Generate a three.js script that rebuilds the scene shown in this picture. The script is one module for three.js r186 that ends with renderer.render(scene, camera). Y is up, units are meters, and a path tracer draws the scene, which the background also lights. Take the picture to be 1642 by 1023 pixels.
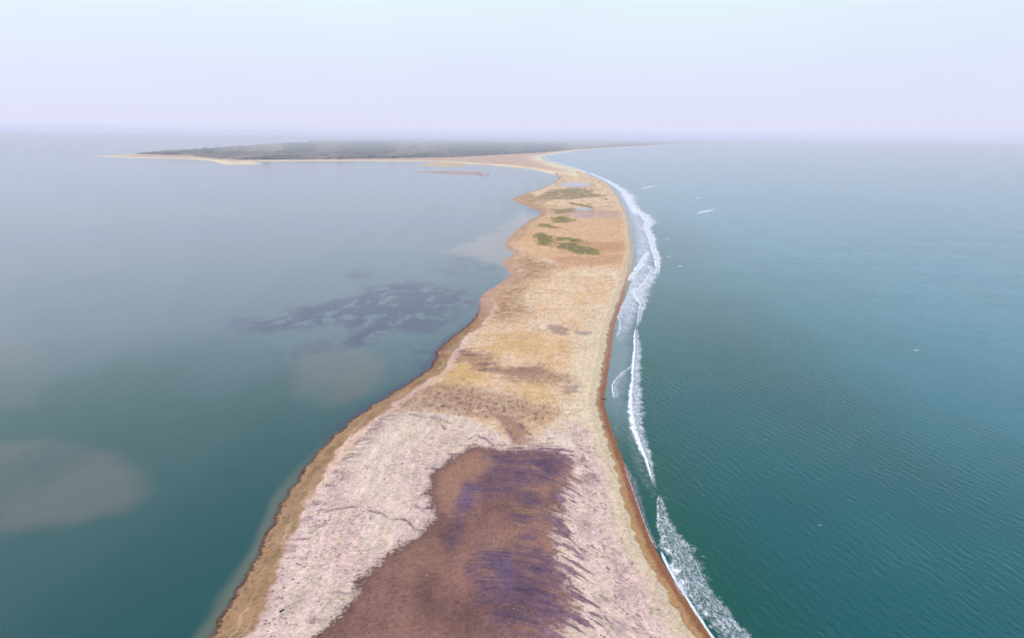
import * as THREE from 'three';
import { mergeGeometries } from 'three/addons/utils/BufferGeometryUtils.js';

// ---------------------------------------------------------------- camera
const H = 120, W0 = 1642, H0 = 1023, FPX = 1095, HORIZON = 221.5, ROLL = 0.0108;
const scene = new THREE.Scene();
const camera = new THREE.PerspectiveCamera(2 * Math.atan(H0 / 2 / FPX) * 180 / Math.PI, W0 / H0, 1, 300000);
camera.position.set(0, H, 0);
camera.rotation.set(-Math.atan((H0 / 2 - HORIZON) / FPX), 0, ROLL, 'YXZ');
camera.updateMatrixWorld(true);
const renderer = new THREE.WebGLRenderer({ antialias: true });
renderer.toneMapping = THREE.LinearToneMapping;
renderer.toneMappingExposure = 1;
renderer.shadowMap.enabled = true;

// ---------------------------------------------------------------- noise
function rng(seed) { let s = seed >>> 0; return () => { s = (s + 0x6D2B79F5) | 0; let t = Math.imul(s ^ (s >>> 15), 1 | s); t = (t + Math.imul(t ^ (t >>> 7), 61 | t)) ^ t; return ((t ^ (t >>> 14)) >>> 0) / 4294967296; }; }
function hash(x, y) { let h = Math.imul(x, 374761393) + Math.imul(y, 668265263); h = Math.imul(h ^ (h >>> 13), 1274126177); return ((h ^ (h >>> 16)) >>> 0) / 4294967296; }
const GRAD = Array.from({ length: 256 }, (_, k) => [Math.cos(k * 2.399963), Math.sin(k * 2.399963)]);
function noise(x, y) {                       // gradient noise, about -1..1
  const xi = Math.floor(x), yi = Math.floor(y), fx = x - xi, fy = y - yi;
  const u = fx * fx * fx * (fx * (fx * 6 - 15) + 10), v = fy * fy * fy * (fy * (fy * 6 - 15) + 10);
  const g = (i, j) => { const q = GRAD[(hash(xi + i, yi + j) * 256) | 0]; return q[0] * (fx - i) + q[1] * (fy - j); };
  const a = g(0, 0), b = g(1, 0), c = g(0, 1), d = g(1, 1);
  return (a + (b - a) * u + (c - a) * v + (a - b - c + d) * u * v) * 1.5;
}
function fbm(x, y, o = 4) { let s = 0, a = 0.5, n = 0; for (let i = 0; i < o; i++) { s += a * noise(x, y); n += a; a *= 0.5; x = x * 2.03 + 17.3; y = y * 2.01 - 9.1; } return s / n; }

// ---------------------------------------------------------------- sky, sun, air
const SUN_DIR = new THREE.Vector3(-0.60, 0.76, -0.24).normalize();
const SUN_AZ = Math.atan2(SUN_DIR.z, SUN_DIR.x), SUN_C = Math.hypot(SUN_DIR.x, SUN_DIR.z);
{
  const w = 1024, h = 1024, d = new Float32Array(w * h * 4);
  const zen = [0.20, 0.40, 0.75], mid = [0.775, 0.925, 0.99], low = [0.735, 0.755, 0.955];
  const sm = (a, b, x) => { x = Math.min(1, Math.max(0, (x - a) / (b - a))); return x * x * (3 - 2 * x); };
  for (let j = 0; j < h; j++) for (let i = 0; i < w; i++) {
    const el = ((j + 0.5) / h - 0.5) * 180, az = ((i + 0.5) / w) * Math.PI * 2;
    const up = sm(0, 13, el), top = sm(13, 58, el);
    // a thin high veil of cloud, in faint streaks and broad sheets
    const dx = Math.cos(az) * 3, dz = Math.sin(az) * 3, k = (j * w + i) * 4;
    const ahead = 0.35 + 0.65 * Math.exp(-Math.pow((az * 180 / Math.PI - 267) / 11, 2)), veil = ahead * sm(1, 9, el) * (0.095 * sm(-0.45, 0.6, fbm(dx * 0.9 + 4.1, dz * 0.9 + el * 0.05, 3)) + 0.07 * sm(-0.1, 0.7, fbm(dx * 2.2 + el * 0.10, dz * 2.2 + el * 0.16, 4)));
    // the bright haze round the sun
    const ce = Math.cos(el * Math.PI / 180), off = Math.acos(Math.min(1, Math.cos(az - Math.PI * 2 * 0.5 - SUN_AZ) * ce * SUN_C + Math.sin(el * Math.PI / 180) * SUN_DIR.y)) * 180 / Math.PI;
    const glow = 2.2 * Math.exp(-off / 13) * sm(-2, 4, el);
    for (let c = 0; c < 3; c++) {
      let a = low[c] + (mid[c] - low[c]) * up;
      a += (zen[c] - a) * top;
      a += ([0.60, 0.66, 0.88][c] - a) * 0.85 * sm(0.9, 0, el);        // the densest haze lies on the horizon
      d[k + c] = a * (1 - veil * [0.7, 1.15, 0.45][c]) + glow * [1, 0.97, 0.93][c];
    }
    d[k + 3] = 1;
  }
  const t = new THREE.DataTexture(d, w, h, THREE.RGBAFormat, THREE.FloatType);
  t.mapping = THREE.EquirectangularReflectionMapping;
  t.magFilter = t.minFilter = THREE.LinearFilter;
  t.needsUpdate = true;
  scene.background = t;
  scene.environment = t;
}
const sun = new THREE.DirectionalLight(new THREE.Color(1.0, 0.96, 0.91), 4.8);
sun.position.copy(SUN_DIR).multiplyScalar(900).add(new THREE.Vector3(0, 0, -400));
sun.target.position.set(0, 0, -400);
sun.castShadow = true;
sun.shadow.radius = 6;                       // a sun softened by haze
sun.shadow.mapSize.set(2048, 2048);
Object.assign(sun.shadow.camera, { left: -700, right: 700, top: 700, bottom: -700, near: 1, far: 3000 });
scene.add(sun, sun.target);
scene.fog = new THREE.FogExp2(new THREE.Color(0.90, 0.89, 1.0), 8.2e-5);

// ---------------------------------------------------------------- helpers
const clamp = (x, a = 0, b = 1) => x < a ? a : x > b ? b : x;
const smooth = (a, b, x) => { x = clamp((x - a) / (b - a)); return x * x * (3 - 2 * x); };
const mix = (a, b, t) => [a[0] + (b[0] - a[0]) * t, a[1] + (b[1] - a[1]) * t, a[2] + (b[2] - a[2]) * t];
const K = 1.84;                              // how brightly daylight shows a surface of albedo 1
const hex = (s, k = K, sat = 1.12) => { const c = new THREE.Color(s), l = 0.3 * c.r + 0.6 * c.g + 0.1 * c.b; return [c.r, c.g, c.b].map(v => Math.max(0.004, (l + (v - l) * sat) / k)); };   // dry sand loses some colour under the blue sky and the air
const ray = new THREE.Vector3();
function at(px, py, y = 0) {                 // the point of the level y that the pixel of the photograph shows
  ray.set((px - W0 / 2) / FPX, (H0 / 2 - py) / FPX, -1).applyQuaternion(camera.quaternion);
  const t = (y - H) / ray.y;
  return [ray.x * t, ray.z * t];
}
const poly = (pts) => { const p = pts.map(([x, y]) => at(x, y)); const xs = p.map(q => q[0]), zs = p.map(q => q[1]); p.box = [Math.min(...xs), Math.max(...xs), Math.min(...zs), Math.max(...zs)]; return p; };
function sdf(p, x, z) {                      // distance to a polygon, negative inside
  let d = 1e18, inside = false;
  for (let i = 0, j = p.length - 1; i < p.length; j = i++) {
    const ax = p[j][0], az = p[j][1], ex = p[i][0] - ax, ez = p[i][1] - az, px = x - ax, pz = z - az;
    const t = clamp((px * ex + pz * ez) / (ex * ex + ez * ez + 1e-12));
    const qx = px - ex * t, qz = pz - ez * t, q = qx * qx + qz * qz;
    if (q < d) d = q;
    if ((p[i][1] > z) !== (az > z) && x < (ex * (z - p[i][1])) / ez + p[i][0]) inside = !inside;
  }
  d = Math.sqrt(d);
  return inside ? -d : d;
}
function near(p, x, z, m) { return x > p.box[0] - m && x < p.box[1] + m && z > p.box[2] - m && z < p.box[3] + m; }
function curve(pts, n) {                     // a smooth curve through pixels, laid on the ground
  const c = new THREE.CatmullRomCurve3(pts.map(([x, y]) => new THREE.Vector3(x, y, 0)), false, 'centripetal');
  return c.getPoints(n ?? pts.length * 6).map(v => at(v.x, v.y));
}
function asFunction(line) {                  // x as a function of the distance w = -z
  const a = line.map(([x, z]) => [-z, x]).sort((p, q) => p[0] - q[0]).filter((p, i, s) => !i || p[0] > s[i - 1][0] + 1e-6);
  return (w) => {
    let lo = 0, hi = a.length - 1;
    if (w <= a[0][0]) hi = 1; else if (w >= a[hi][0]) lo = hi - 1; else while (hi - lo > 1) { const m = (lo + hi) >> 1; if (a[m][0] <= w) lo = m; else hi = m; }
    const t = (w - a[lo][0]) / (a[hi][0] - a[lo][0]);
    return a[lo][1] + (a[hi][1] - a[lo][1]) * (w > a[a.length - 1][0] ? 1 : t);
  };
}
const used = {};
function numbered(name) { used[name] = (used[name] ?? -1) + 1; return used[name] ? `${name}_${String(used[name]).padStart(3, '0')}` : name; }
function lit(o) { o.traverse(c => { if (c.isMesh) { c.castShadow = true; c.receiveShadow = true; } }); return o; }
function top(o, name, data) { o.name = numbered(name); Object.assign(o.userData, data); scene.add(lit(o)); return o; }
function gridMesh(rows, cols, place, material) {   // place(j, i) -> [x, y, z, r, g, b(, a)]
  const n = (rows + 1) * (cols + 1), first = place(0, 0), cs = first.length - 3;
  const pos = new Float32Array(n * 3), uv = new Float32Array(n * 2), col = new Float32Array(n * cs), idx = new Uint32Array(rows * cols * 6);
  let k = 0;
  for (let j = 0; j <= rows; j++) for (let i = 0; i <= cols; i++, k++) {
    const q = place(j, i);
    pos[k * 3] = q[0]; pos[k * 3 + 1] = q[1]; pos[k * 3 + 2] = q[2];
    uv[k * 2] = q[0]; uv[k * 2 + 1] = -q[2];
    for (let c = 0; c < cs; c++) col[k * cs + c] = q[3 + c];
  }
  k = 0;
  for (let j = 0; j < rows; j++) for (let i = 0; i < cols; i++) {
    const a = j * (cols + 1) + i, b = a + 1, c = a + cols + 1, d = c + 1;   // rows run away from the camera, columns to the right
    idx[k++] = a; idx[k++] = b; idx[k++] = d; idx[k++] = a; idx[k++] = d; idx[k++] = c;
  }
  const g = new THREE.BufferGeometry();
  g.setAttribute('position', new THREE.BufferAttribute(pos, 3));
  g.setAttribute('uv', new THREE.BufferAttribute(uv, 2));
  g.setAttribute('color', new THREE.BufferAttribute(col, cs));
  g.setIndex(new THREE.BufferAttribute(idx, 1));
  g.computeVertexNormals();
  return new THREE.Mesh(g, material);
}
function tile(size, metres, value, srgb) {   // a repeating texture; value(u, v) -> 0..1 grey or [r, g, b]
  const d = new Uint8Array(size * size * 4);
  for (let j = 0; j < size; j++) for (let i = 0; i < size; i++) {
    const v = value(i / size, j / size), k = (j * size + i) * 4;
    for (let c = 0; c < 3; c++) d[k + c] = Math.round(255 * clamp(Array.isArray(v) ? v[c] : v));
    d[k + 3] = 255;
  }
  const t = new THREE.DataTexture(d, size, size);
  t.wrapS = t.wrapT = THREE.RepeatWrapping;
  t.magFilter = THREE.LinearFilter; t.minFilter = THREE.LinearMipmapLinearFilter; t.generateMipmaps = true;
  t.repeat.set(1 / metres, 1 / metres);
  if (srgb) t.colorSpace = THREE.SRGBColorSpace;
  t.needsUpdate = true;
  return t;
}
function tnoise(u, v, f, seed) {             // repeating value noise with f cells a side
  const x = u * f, y = v * f, xi = Math.floor(x), yi = Math.floor(y), fx = x - xi, fy = y - yi;
  const s = fx * fx * (3 - 2 * fx), t = fy * fy * (3 - 2 * fy), m = (a) => ((a % f) + f) % f;
  const a = hash(m(xi) + seed, m(yi)), b = hash(m(xi + 1) + seed, m(yi)), c = hash(m(xi) + seed, m(yi + 1)), d = hash(m(xi + 1) + seed, m(yi + 1));
  return (a + (b - a) * s + (c - a) * t + (a - b - c + d) * s * t) * 2 - 1;
}
function waves(size, metres, seed, { toward, spread, from, to, count, slope, chop = 0 }) {   // normal map of wind ripples
  const r = rng(seed), gx = new Float32Array(size * size), gy = new Float32Array(size * size);
  for (let n = 0; n < count; n++) {
    const len = from * Math.pow(to / from, r()), a = toward + (r() + r() + r() - 1.5) * spread * 1.3;
    let kx = Math.round(Math.cos(a) * metres / len), ky = Math.round(Math.sin(a) * metres / len);
    if (!kx && !ky) kx = 1;
    const ph = r() * 6.283, amp = 0.5 + r();
    for (let j = 0; j < size; j++) for (let i = 0; i < size; i++) {
      const c = Math.cos(6.2831853 * (kx * i + ky * j) / size + ph) * amp;
      gx[j * size + i] += c * kx / Math.hypot(kx, ky); gy[j * size + i] += c * ky / Math.hypot(kx, ky);
    }
  }
  let s = 0; for (let k = 0; k < gx.length; k++) s += gx[k] * gx[k] + gy[k] * gy[k];
  const f = slope / Math.sqrt(s / gx.length);
  return tile(size, metres, (u, v) => {
    const k = Math.round(v * size) * size + Math.round(u * size);
    // gusts make the ripples uneven
    const gust = 0.75 + 0.35 * tnoise(u, v, 5, seed) + 0.25 * tnoise(u, v, 13, seed + 7);
    let x = -gx[k] * f * gust, y = -gy[k] * f * gust;
    if (chop) { x += chop * tnoise(u, v, size / 4, seed + 3); y += chop * tnoise(u, v, size / 4, seed + 5); }
    const l = 1 / Math.hypot(x, y, 1);
    return [x * l * 0.5 + 0.5, y * l * 0.5 + 0.5, l * 0.5 + 0.5];
  });
}

// ---------------------------------------------------------------- shore lines (photograph pixels, near to far)
const LEFT = [[200, 1290], [262, 1130], [330, 1023], [365, 965], [400, 905], [428, 850], [452, 803], [490, 747], [530, 702], [575, 665], [620, 635], [664, 608], [690, 586], [703, 560], [724, 540], [752, 519], [766, 500], [772, 475], [800, 455], [818, 440], [806, 421], [824, 407], [809, 393], [826, 371], [848, 354], [868, 342], [846, 331], [822, 319], [846, 309], [868, 302], [884, 294], [896, 286], [888, 278]];
const RIGHT = [[1330, 1290], [1210, 1120], [1142, 1023], [1108, 972], [1076, 922], [1050, 876], [1033, 835], [1019, 795], [1005, 750], [990, 712], [977, 675], [970, 645], [975, 605], [980, 570], [984, 540], [987, 520], [994, 500], [1002, 475], [1009, 450], [1014, 420], [1015, 400], [1012, 375], [1008, 350], [1000, 332], [994, 320], [984, 305], [968, 291], [948, 282], [936, 278]];
const xL0 = asFunction(curve(LEFT, 240)), xR0 = asFunction(curve(RIGHT, 240));
const xL = (w) => xL0(w) + 0.9 * noise(w * 0.11, 5.2) + 0.6 * noise(w * 0.35, 3.7) + 0.3 * noise(w * 1.1, 8.1);
const xR = (w) => xR0(w) + 0.35 * noise(w * 0.14, 1.7);
const W_NEAR = 92, W_FAR = 2650;

// ---------------------------------------------------------------- the sand spit: relief
const MUD = poly([[762, 716], [800, 727], [852, 724], [890, 727], [915, 745], [900, 790], [890, 850], [880, 880], [905, 930], [915, 985], [885, 1023], [860, 1100], [430, 1100], [505, 1023], [548, 985], [566, 960], [572, 934], [622, 892], [668, 862], [697, 832], [684, 796], [690, 765], [722, 737]]);
function shore(x, w) {                       // distances to both shores, measured across them
  const e = Math.max(0.5, w * 0.004);
  const l = xL(w), r = xR(w), sl = (xL0(w + e) - xL0(w - e)) / (2 * e), sr = (xR0(w + e) - xR0(w - e)) / (2 * e);
  return [(x - l) / Math.sqrt(1 + sl * sl), (r - x) / Math.sqrt(1 + sr * sr)];
}
function groundY(x, z, s) {
  const w = -z, [dl, dr] = s ?? shore(x, w);
  let y = Math.min(dl < 0 ? dl * 0.12 : 1.0 * smooth(-1, 11, dl) + 0.06 * Math.min(dl, 3) - 0.02, dr < 0 ? dr * 0.12 : 1.5 * smooth(-1, 13, dr) + 0.06 * Math.min(dr, 3) - 0.03);
  const inland = smooth(4, 16, Math.min(dl, dr));
  if (near(MUD, x, z, 12)) y -= inland * 0.75 * smooth(6, -9, sdf(MUD, x, z));
  y += inland * (0.16 * fbm(x * 0.12, z * 0.05, 3) + 0.05 * noise(x * 0.7, z * 0.9));
  if (dl > 0.4 && dl < 9 && w < 560) y += 0.14 * smooth(0.4, 2, dl) * smooth(9, 6, dl) * fbm(x * 0.5, z * 0.5, 2);
  return y;
}

// ---------------------------------------------------------------- the sand spit: what lies on it
const MEADOW = [
  [[854, 376.5], [870, 374.6], [886, 380], [889, 390], [884, 395.5], [864, 394.5], [857, 387]],
  [[887, 381], [922, 383], [950, 391], [942, 392.6], [910, 388], [889, 388]],
  [[889, 391], [918, 390.5], [938, 397], [966, 402], [968, 408.5], [952, 411], [925, 408.5], [893, 399.5]],
  [[863, 359.5], [876, 359.5], [889, 364.5], [903, 367.5], [880, 367], [864, 364.5]],
  [[882, 350.5], [905, 346.8], [911, 351.5], [924, 354.5], [910, 358], [888, 358]],
  [[884, 335], [898, 337], [920, 334], [925, 338], [905, 343.5], [890, 344]],
  [[914, 325.5], [932, 327.6], [954, 334], [950, 335.2], [930, 331.5], [914, 328]],
  [[862, 316], [880, 308], [912, 306], [952, 304.8], [950, 310.5], [975, 314.8], [952, 317.4], [910, 321], [868, 321]],
  [[870, 311], [882, 305.6], [915, 302.4], [948, 303], [930, 306], [890, 309]],
].map(poly);                               // where grass has taken hold
const streakDir = (() => { const a = at(880, 850), b = at(940, 884), dx = b[0] - a[0], dz = b[1] - a[1]; return dz / dx; })();
const F = {
  lobe: poly([[612, 668], [650, 664], [700, 666], [750, 674], [785, 690], [815, 708], [821, 722], [800, 727], [762, 714], [722, 735], [690, 765], [682, 796], [695, 832], [668, 862], [622, 892], [572, 934], [566, 960], [548, 985], [505, 1023], [430, 1100], [280, 1100], [352, 1023], [404, 960], [450, 878], [496, 812], [552, 735]]),
  tongue: poly([[790, 668], [830, 672], [850, 700], [860, 726], [815, 728], [812, 702]]),
  crust: poly([[850, 708], [880, 690], [925, 680], [965, 700], [988, 760], [1010, 830], [1060, 920], [1120, 1023], [1160, 1100], [860, 1100], [890, 1000], [884, 900], [888, 800], [905, 745]]),
  gold: [poly([[712, 570], [760, 556], [800, 560], [790, 580], [735, 606], [700, 612]]), poly([[778, 535], [850, 530], [905, 560], [880, 585], [800, 565]]), poly([[815, 612], [880, 610], [905, 640], [880, 660], [820, 630]]), poly([[700, 600], [760, 585], [790, 600], [770, 630], [700, 622]])],
  brown: [poly([[600, 664], [660, 622], [720, 618], [800, 632], [850, 648], [900, 668], [860, 690], [835, 672], [780, 676], [700, 664]]), poly([[800, 596], [860, 590], [912, 606], [920, 618], [870, 618], [810, 612]])],
  dark: [poly([[726, 566], [752, 562], [790, 574], [800, 586], [775, 590], [735, 584]]), poly([[765, 590], [820, 592], [870, 594], [862, 602], [800, 602], [766, 598]])],
  violet: [poly([[778, 728], [850, 730], [905, 735], [890, 775], [840, 782], [800, 800], [775, 800], [760, 790], [770, 765], [790, 750]]), poly([[750, 775], [772, 782], [760, 815], [740, 850], [730, 880], [716, 872], [728, 826]]), poly([[764, 875], [850, 880], [900, 905], [915, 960], [912, 995], [800, 1010], [765, 960], [750, 905]])],
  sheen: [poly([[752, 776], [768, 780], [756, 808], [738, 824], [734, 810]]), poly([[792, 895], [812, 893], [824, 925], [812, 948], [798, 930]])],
  tan: poly([[745, 722], [800, 730], [796, 750], [762, 768], [742, 800], [722, 830], [704, 820], [694, 790], [704, 762], [726, 738]]),
  patch: [poly([[984, 1006], [1000, 1005], [1003, 1016], [988, 1018]]), poly([[1020, 1000], [1026, 1001], [1026, 1016], [1020, 1014]]), poly([[970, 994], [984, 1004], [976, 1012], [968, 1004]]), poly([[960, 966], [968, 964], [962, 996], [957, 994]]), poly([[930, 892], [940, 888], [946, 898], [936, 902]]), poly([[990, 924], [1000, 920], [1002, 934], [994, 936]]), poly([[992, 952], [1002, 950], [1000, 966], [992, 964]]), poly([[938, 842], [944, 842], [948, 856], [940, 854]]), poly([[874, 524], [895, 523], [912, 530], [908, 540], [886, 538]]), poly([[902, 623], [930, 620], [933, 634], [905, 637]]), poly([[922, 766], [955, 764], [958, 779], [925, 780]]), poly([[920, 532], [948, 535], [946, 540], [925, 540]])],
  banks: [poly([[772, 515], [780, 478], [806, 458], [828, 436], [812, 420], [845, 410], [900, 428], [870, 448], [848, 452], [840, 480], [845, 510], [810, 520]]), poly([[826, 318], [850, 310], [870, 320], [872, 344], [850, 360], [836, 382], [822, 392], [832, 370], [866, 344], [845, 332]])],
  far: [poly([[820, 395], [850, 350], [875, 330], [1000, 340], [1012, 410], [960, 420], [850, 415]])],
  violetFar: [poly([[890, 336], [940, 334], [985, 340], [996, 346], [980, 351], [930, 350], [895, 344]]), poly([[890, 293], [930, 294], [950, 298], [930, 302], [895, 300]])],
  red: [poly([[900, 388], [1010, 390], [1012, 402], [990, 406], [930, 400]]), poly([[880, 415], [1000, 412], [1000, 426], [900, 430]])],
  line: [[[655, 668], [690, 674], [706, 680], [716, 692]], [[696, 672], [712, 676], [722, 684]], [[750, 708], [764, 702], [776, 707], [792, 718]], [[524, 824], [550, 820], [566, 818]], [[592, 824], [620, 832], [655, 844], [672, 852]], [[807, 685], [818, 700], [824, 708]], [[833, 682], [842, 696], [848, 701]], [[880, 852], [905, 862], [940, 890]], [[900, 924], [918, 942], [930, 955]]].map(l => l.map(p => at(...p))),
};
const COL = {
  crust: hex('#f4dacb', K * 0.96), crustPink: hex('#f0cdc6', K * 0.97), crustYellow: hex('#f2dfc0', K * 0.96), gold: hex('#dcae6a'), sand: hex('#ecc49b', K * 0.94), sandPale: hex('#f4dcc2', K * 0.92), sandPink: hex('#e2ad8a'),
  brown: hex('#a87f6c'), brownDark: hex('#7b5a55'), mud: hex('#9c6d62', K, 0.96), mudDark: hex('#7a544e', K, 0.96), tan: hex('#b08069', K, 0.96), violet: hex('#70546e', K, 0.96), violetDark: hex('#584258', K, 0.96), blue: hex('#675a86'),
  rim: hex('#bb8e64', K, 0.9), rimRed: hex('#9c6240', K, 0.9), rimOlive: hex('#957247', K, 0.9), wrack: hex('#4a2a22'), bank: hex('#b58a64'), bankDark: hex('#96694e'), cream: hex('#efd8b8'), wetTan: hex('#cf9b62', K, 0.9), wetRed: hex('#a8683f', K, 0.9), wetPink: hex('#bf8e78', K, 0.9),
  streak: hex('#7d5a6c', K, 0.96), olive: hex('#a5935f'), streakPink: hex('#b58c96'), pool: hex('#b7a7b6'),
};
function segDist(l, x, z) { let d = 1e18; for (let i = 1; i < l.length; i++) { const ax = l[i - 1][0], az = l[i - 1][1], ex = l[i][0] - ax, ez = l[i][1] - az, t = clamp(((x - ax) * ex + (z - az) * ez) / (ex * ex + ez * ez)), a = x - ax - ex * t, b = z - az - ez * t; d = Math.min(d, a * a + b * b); } return Math.sqrt(d); }
function inPoly(p, x, z, soft, warp) { return near(p, x, z, soft + Math.abs(warp)) ? smooth(soft, -soft, sdf(p, x, z) + warp) : 0; }
function spitColor(x, z, dl, dr) {
  const w = -z, n1 = fbm(x * 0.05, z * 0.022, 4), n2 = fbm(x * 0.22 + 40, z * 0.13, 3), n3 = noise(x * 0.9, z * 0.9 + 5), n4 = noise(x * 2.1 + 9, z * 1.7);
  const far = smooth(480, 700, w);
  // streaks blown and washed across the spit
  const tilt = streakDir * 0.6 * smooth(262, 205, w) * smooth(-30, 30, x - 12);
  const sz = z - tilt * x, stretch = 1 / (1 + w / 500);
  const st = fbm(x * (0.045 + 0.045 * smooth(310, 240, w)) + 0.7 * noise(x * 0.03, sz * 0.06), sz * (0.62 - 0.16 * smooth(310, 240, w)) * stretch + 0.3 * n2, 3), st2 = noise(x * 0.11 + 31, sz * 1.4 * stretch);
  // base sand
  let c = mix(COL.sand, COL.sandPale, clamp(0.5 + 0.9 * n1 + 0.4 * n2));
  c = mix(c, COL.sandPink, clamp(st * 1.6 + 0.1) * 0.75);
  const fine = noise(x * 0.3 + 11, sz * 1.9 * stretch) + 0.6 * noise(x * 0.75, sz * 2.6 * stretch + 3);
  c = mix(c, COL.sandPale, 0.45 * smooth(0.2, 1.1, fine));
  c = mix(c, COL.bank, 0.5 * smooth(0.35, 1.2, -fine + 0.5 * n1));
  c = mix(c, COL.bank, clamp(-st * 2.2 - 0.35 + 0.5 * st2) * 0.65);
  if (w < 560) {
    const pale = smooth(18, 4, dr - 8 + 8 * n1) * smooth(560, 380, w);
    c = mix(c, COL.crustYellow, 0.65 * pale);
    for (const p of F.gold) c = mix(c, COL.gold, 0.62 * inPoly(p, x, z, 14, 12 * n2 + 4 * n3 + 8 * st) * clamp(0.75 + 0.6 * fine));
    for (const p of F.brown) { const k = inPoly(p, x, z, 8, 9 * n2 + 5 * st); c = mix(c, COL.brown, 0.85 * k * clamp(0.75 + 0.9 * n2 + 0.5 * n4)); c = mix(c, COL.brownDark, k * 0.8 * smooth(0.22, 0.6, noise(x * 0.5, z * 0.32) + 0.4 * n4)); }
    for (const p of F.dark) { const k = inPoly(p, x, z, 5, 6 * n2 + 4 * st2); c = mix(c, COL.brown, 0.7 * k); c = mix(c, COL.violetDark, k * 0.7 * smooth(0.0, 0.6, st * 1.5 + n3 * 0.7)); }
    // crusts of the near end
    const lobe = Math.max(inPoly(F.lobe, x, z, 1.6, 2.2 * n2 + 1.5 * n3), 0);
    const rc = Math.max(inPoly(F.crust, x, z, 7, 6 * n2), near(MUD, x, z, 8) ? smooth(7, 3, sdf(MUD, x, z) + 2 * n3) * (w < 262 ? 1 : 0) : 0);
    const tg = inPoly(F.tongue, x, z, 2.5, 3 * n2);
    const crust = mix(mix(COL.crust, COL.crustPink, clamp(0.45 + 1.1 * n1)), COL.crustYellow, clamp(0.25 + n2 + 0.35 * smooth(225, 270, w)) * 0.65);
    const speck = clamp(1.05 - 0.38 * smooth(0.25, 0.8, n4 + 0.5 * n3) * clamp(0.6 + 2 * n1) - 0.26 * smooth(0.0, 0.7, n3 + 0.9 * n2));
    const crack = 1 - Math.abs(noise(x * 0.36 + 0.5 * n3 + 50, z * 0.26)) * 4;
    if (crack > 0) { const q = 1 - 0.22 * crack * clamp(0.6 + n1 * 2); for (let k = 0; k < 3; k++) crust[k] *= q; }
    const swell = 1 + 0.17 * fbm(x * 0.17 + 3, z * 0.1, 3) + 0.13 * noise((lobe > rc ? dl : dr) * 0.42 + 2.5 * n1 + 0.8 * n2, w * 0.03) + 0.09 * noise((lobe > rc ? dl : dr) * 1.1 + 3 * n1 + n2, w * 0.06 + 9);
    for (let k = 0; k < 3; k++) crust[k] *= swell;
    const cr = [crust[0] * speck, crust[1] * speck * 0.99, crust[2] * speck];
    c = mix(c, COL.brown, 0.85 * tg);
    c = mix(c, cr, Math.max(lobe, rc));
    if (lobe > 0.02) {                       // purple stains on the crust next to the rim
      const edge = smooth(23, 10, dl) * smooth(150, 190, w), fing = noise(x * 0.16 + 0.3 * n3, z * 0.42 + x * 0.1) + 0.45 * n3;
      c = mix(c, COL.streak, lobe * edge * smooth(0.05, 0.5, fing + 0.65 * smooth(200, 262, w) + 0.5 * smooth(16, 8, dl) - 0.2) * 0.9);
      c = mix(c, COL.tan, lobe * 0.4 * smooth(0.35, 0.7, fbm(x * 0.25 - z * 0.1, z * 0.07, 2)) * smooth(190, 160, w));
    }
    if (rc > 0.02) {
      const m = near(MUD, x, z, 40) ? sdf(MUD, x, z) : 99, reach = smooth(17, -2, m + 5 * n1) * (0.3 + 0.7 * smooth(-10, 6, x + 0.1 * (w - 190)));
      c = mix(c, COL.streak, rc * 0.92 * smooth(0.62 - 0.75 * reach, 0.95 - 0.75 * reach, st * 1.5 + 0.45 * st2 + 0.15 * n4) * smooth(0, 0.3, reach));
      c = mix(c, COL.streakPink, rc * 0.6 * smooth(0.15, 0.6, st + 0.3 * n2));
      c = mix(c, COL.streak, rc * 0.75 * smooth(0.42, 0.62, fbm(x * 0.3, sz * 0.4, 2)) * smooth(6, 16, dr) * smooth(34, 22, dr));
    }
    // the muddy basin
    const mud = inPoly(MUD, x, z, 1.5 + 2.4 * smooth(-6, 14, x + 0.12 * (w - 200)), 1.5 * n3 + 0.9 * n4 + 3.0 * n2 + 7.5 * (st * 1.2 + 0.5 * st2) * smooth(-6, 14, x + 0.12 * (w - 200)));
    if (mud > 0.01) {
      let m = mix(COL.mud, COL.mudDark, clamp(0.38 + 1.9 * fbm(x * 0.05 + 9, z * 0.035, 4)));
      m = mix(m, COL.tan, 0.8 * clamp(-1.5 * fbm(x * 0.06 + 31, z * 0.03, 3) + 0.1));
      m = mix(m, COL.tan, 0.85 * inPoly(F.tan, x, z, 3, 3 * n2));
      const right = smooth(-8, 10, x + 0.05 * (w - 170) + 6 * n1);
      m = mix(m, COL.violet, 0.8 * right * clamp(0.35 + 1.3 * st + 0.6 * st2 + 0.3 * fine));
      m = mix(m, COL.tan, right * 0.75 * smooth(0.05, 0.7, -st * 1.2 + 0.5 * st2 + 0.35 * n4 + 0.3 * fine));
      for (const p of F.violet) { const k = inPoly(p, x, z, 3.2, 3.5 * n2 + 3 * st); m = mix(m, COL.violet, k * 0.7 * clamp(0.8 + 0.7 * st2 + 0.4 * n4)); m = mix(m, COL.violetDark, k * 0.8 * smooth(0.0, 0.7, st + 0.5 * st2 + 0.45 * n4)); m = mix(m, COL.tan, k * 0.55 * smooth(0.3, 0.9, -st + 0.5 * fine)); }
      for (const p of F.sheen) m = mix(m, COL.blue, 0.42 * inPoly(p, x, z, 2.4, 2.2 * n2 + 1.2 * n3));  // sky reflection on the wet mud, painted in as blue
      const e = sdf(MUD, x, z);
      m = mix(m, COL.mudDark, 0.75 * smooth(-5, 0, e + 2 * n2) * smooth(6, -4, x));
      c = mix(c, m, mud);
    }
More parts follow.
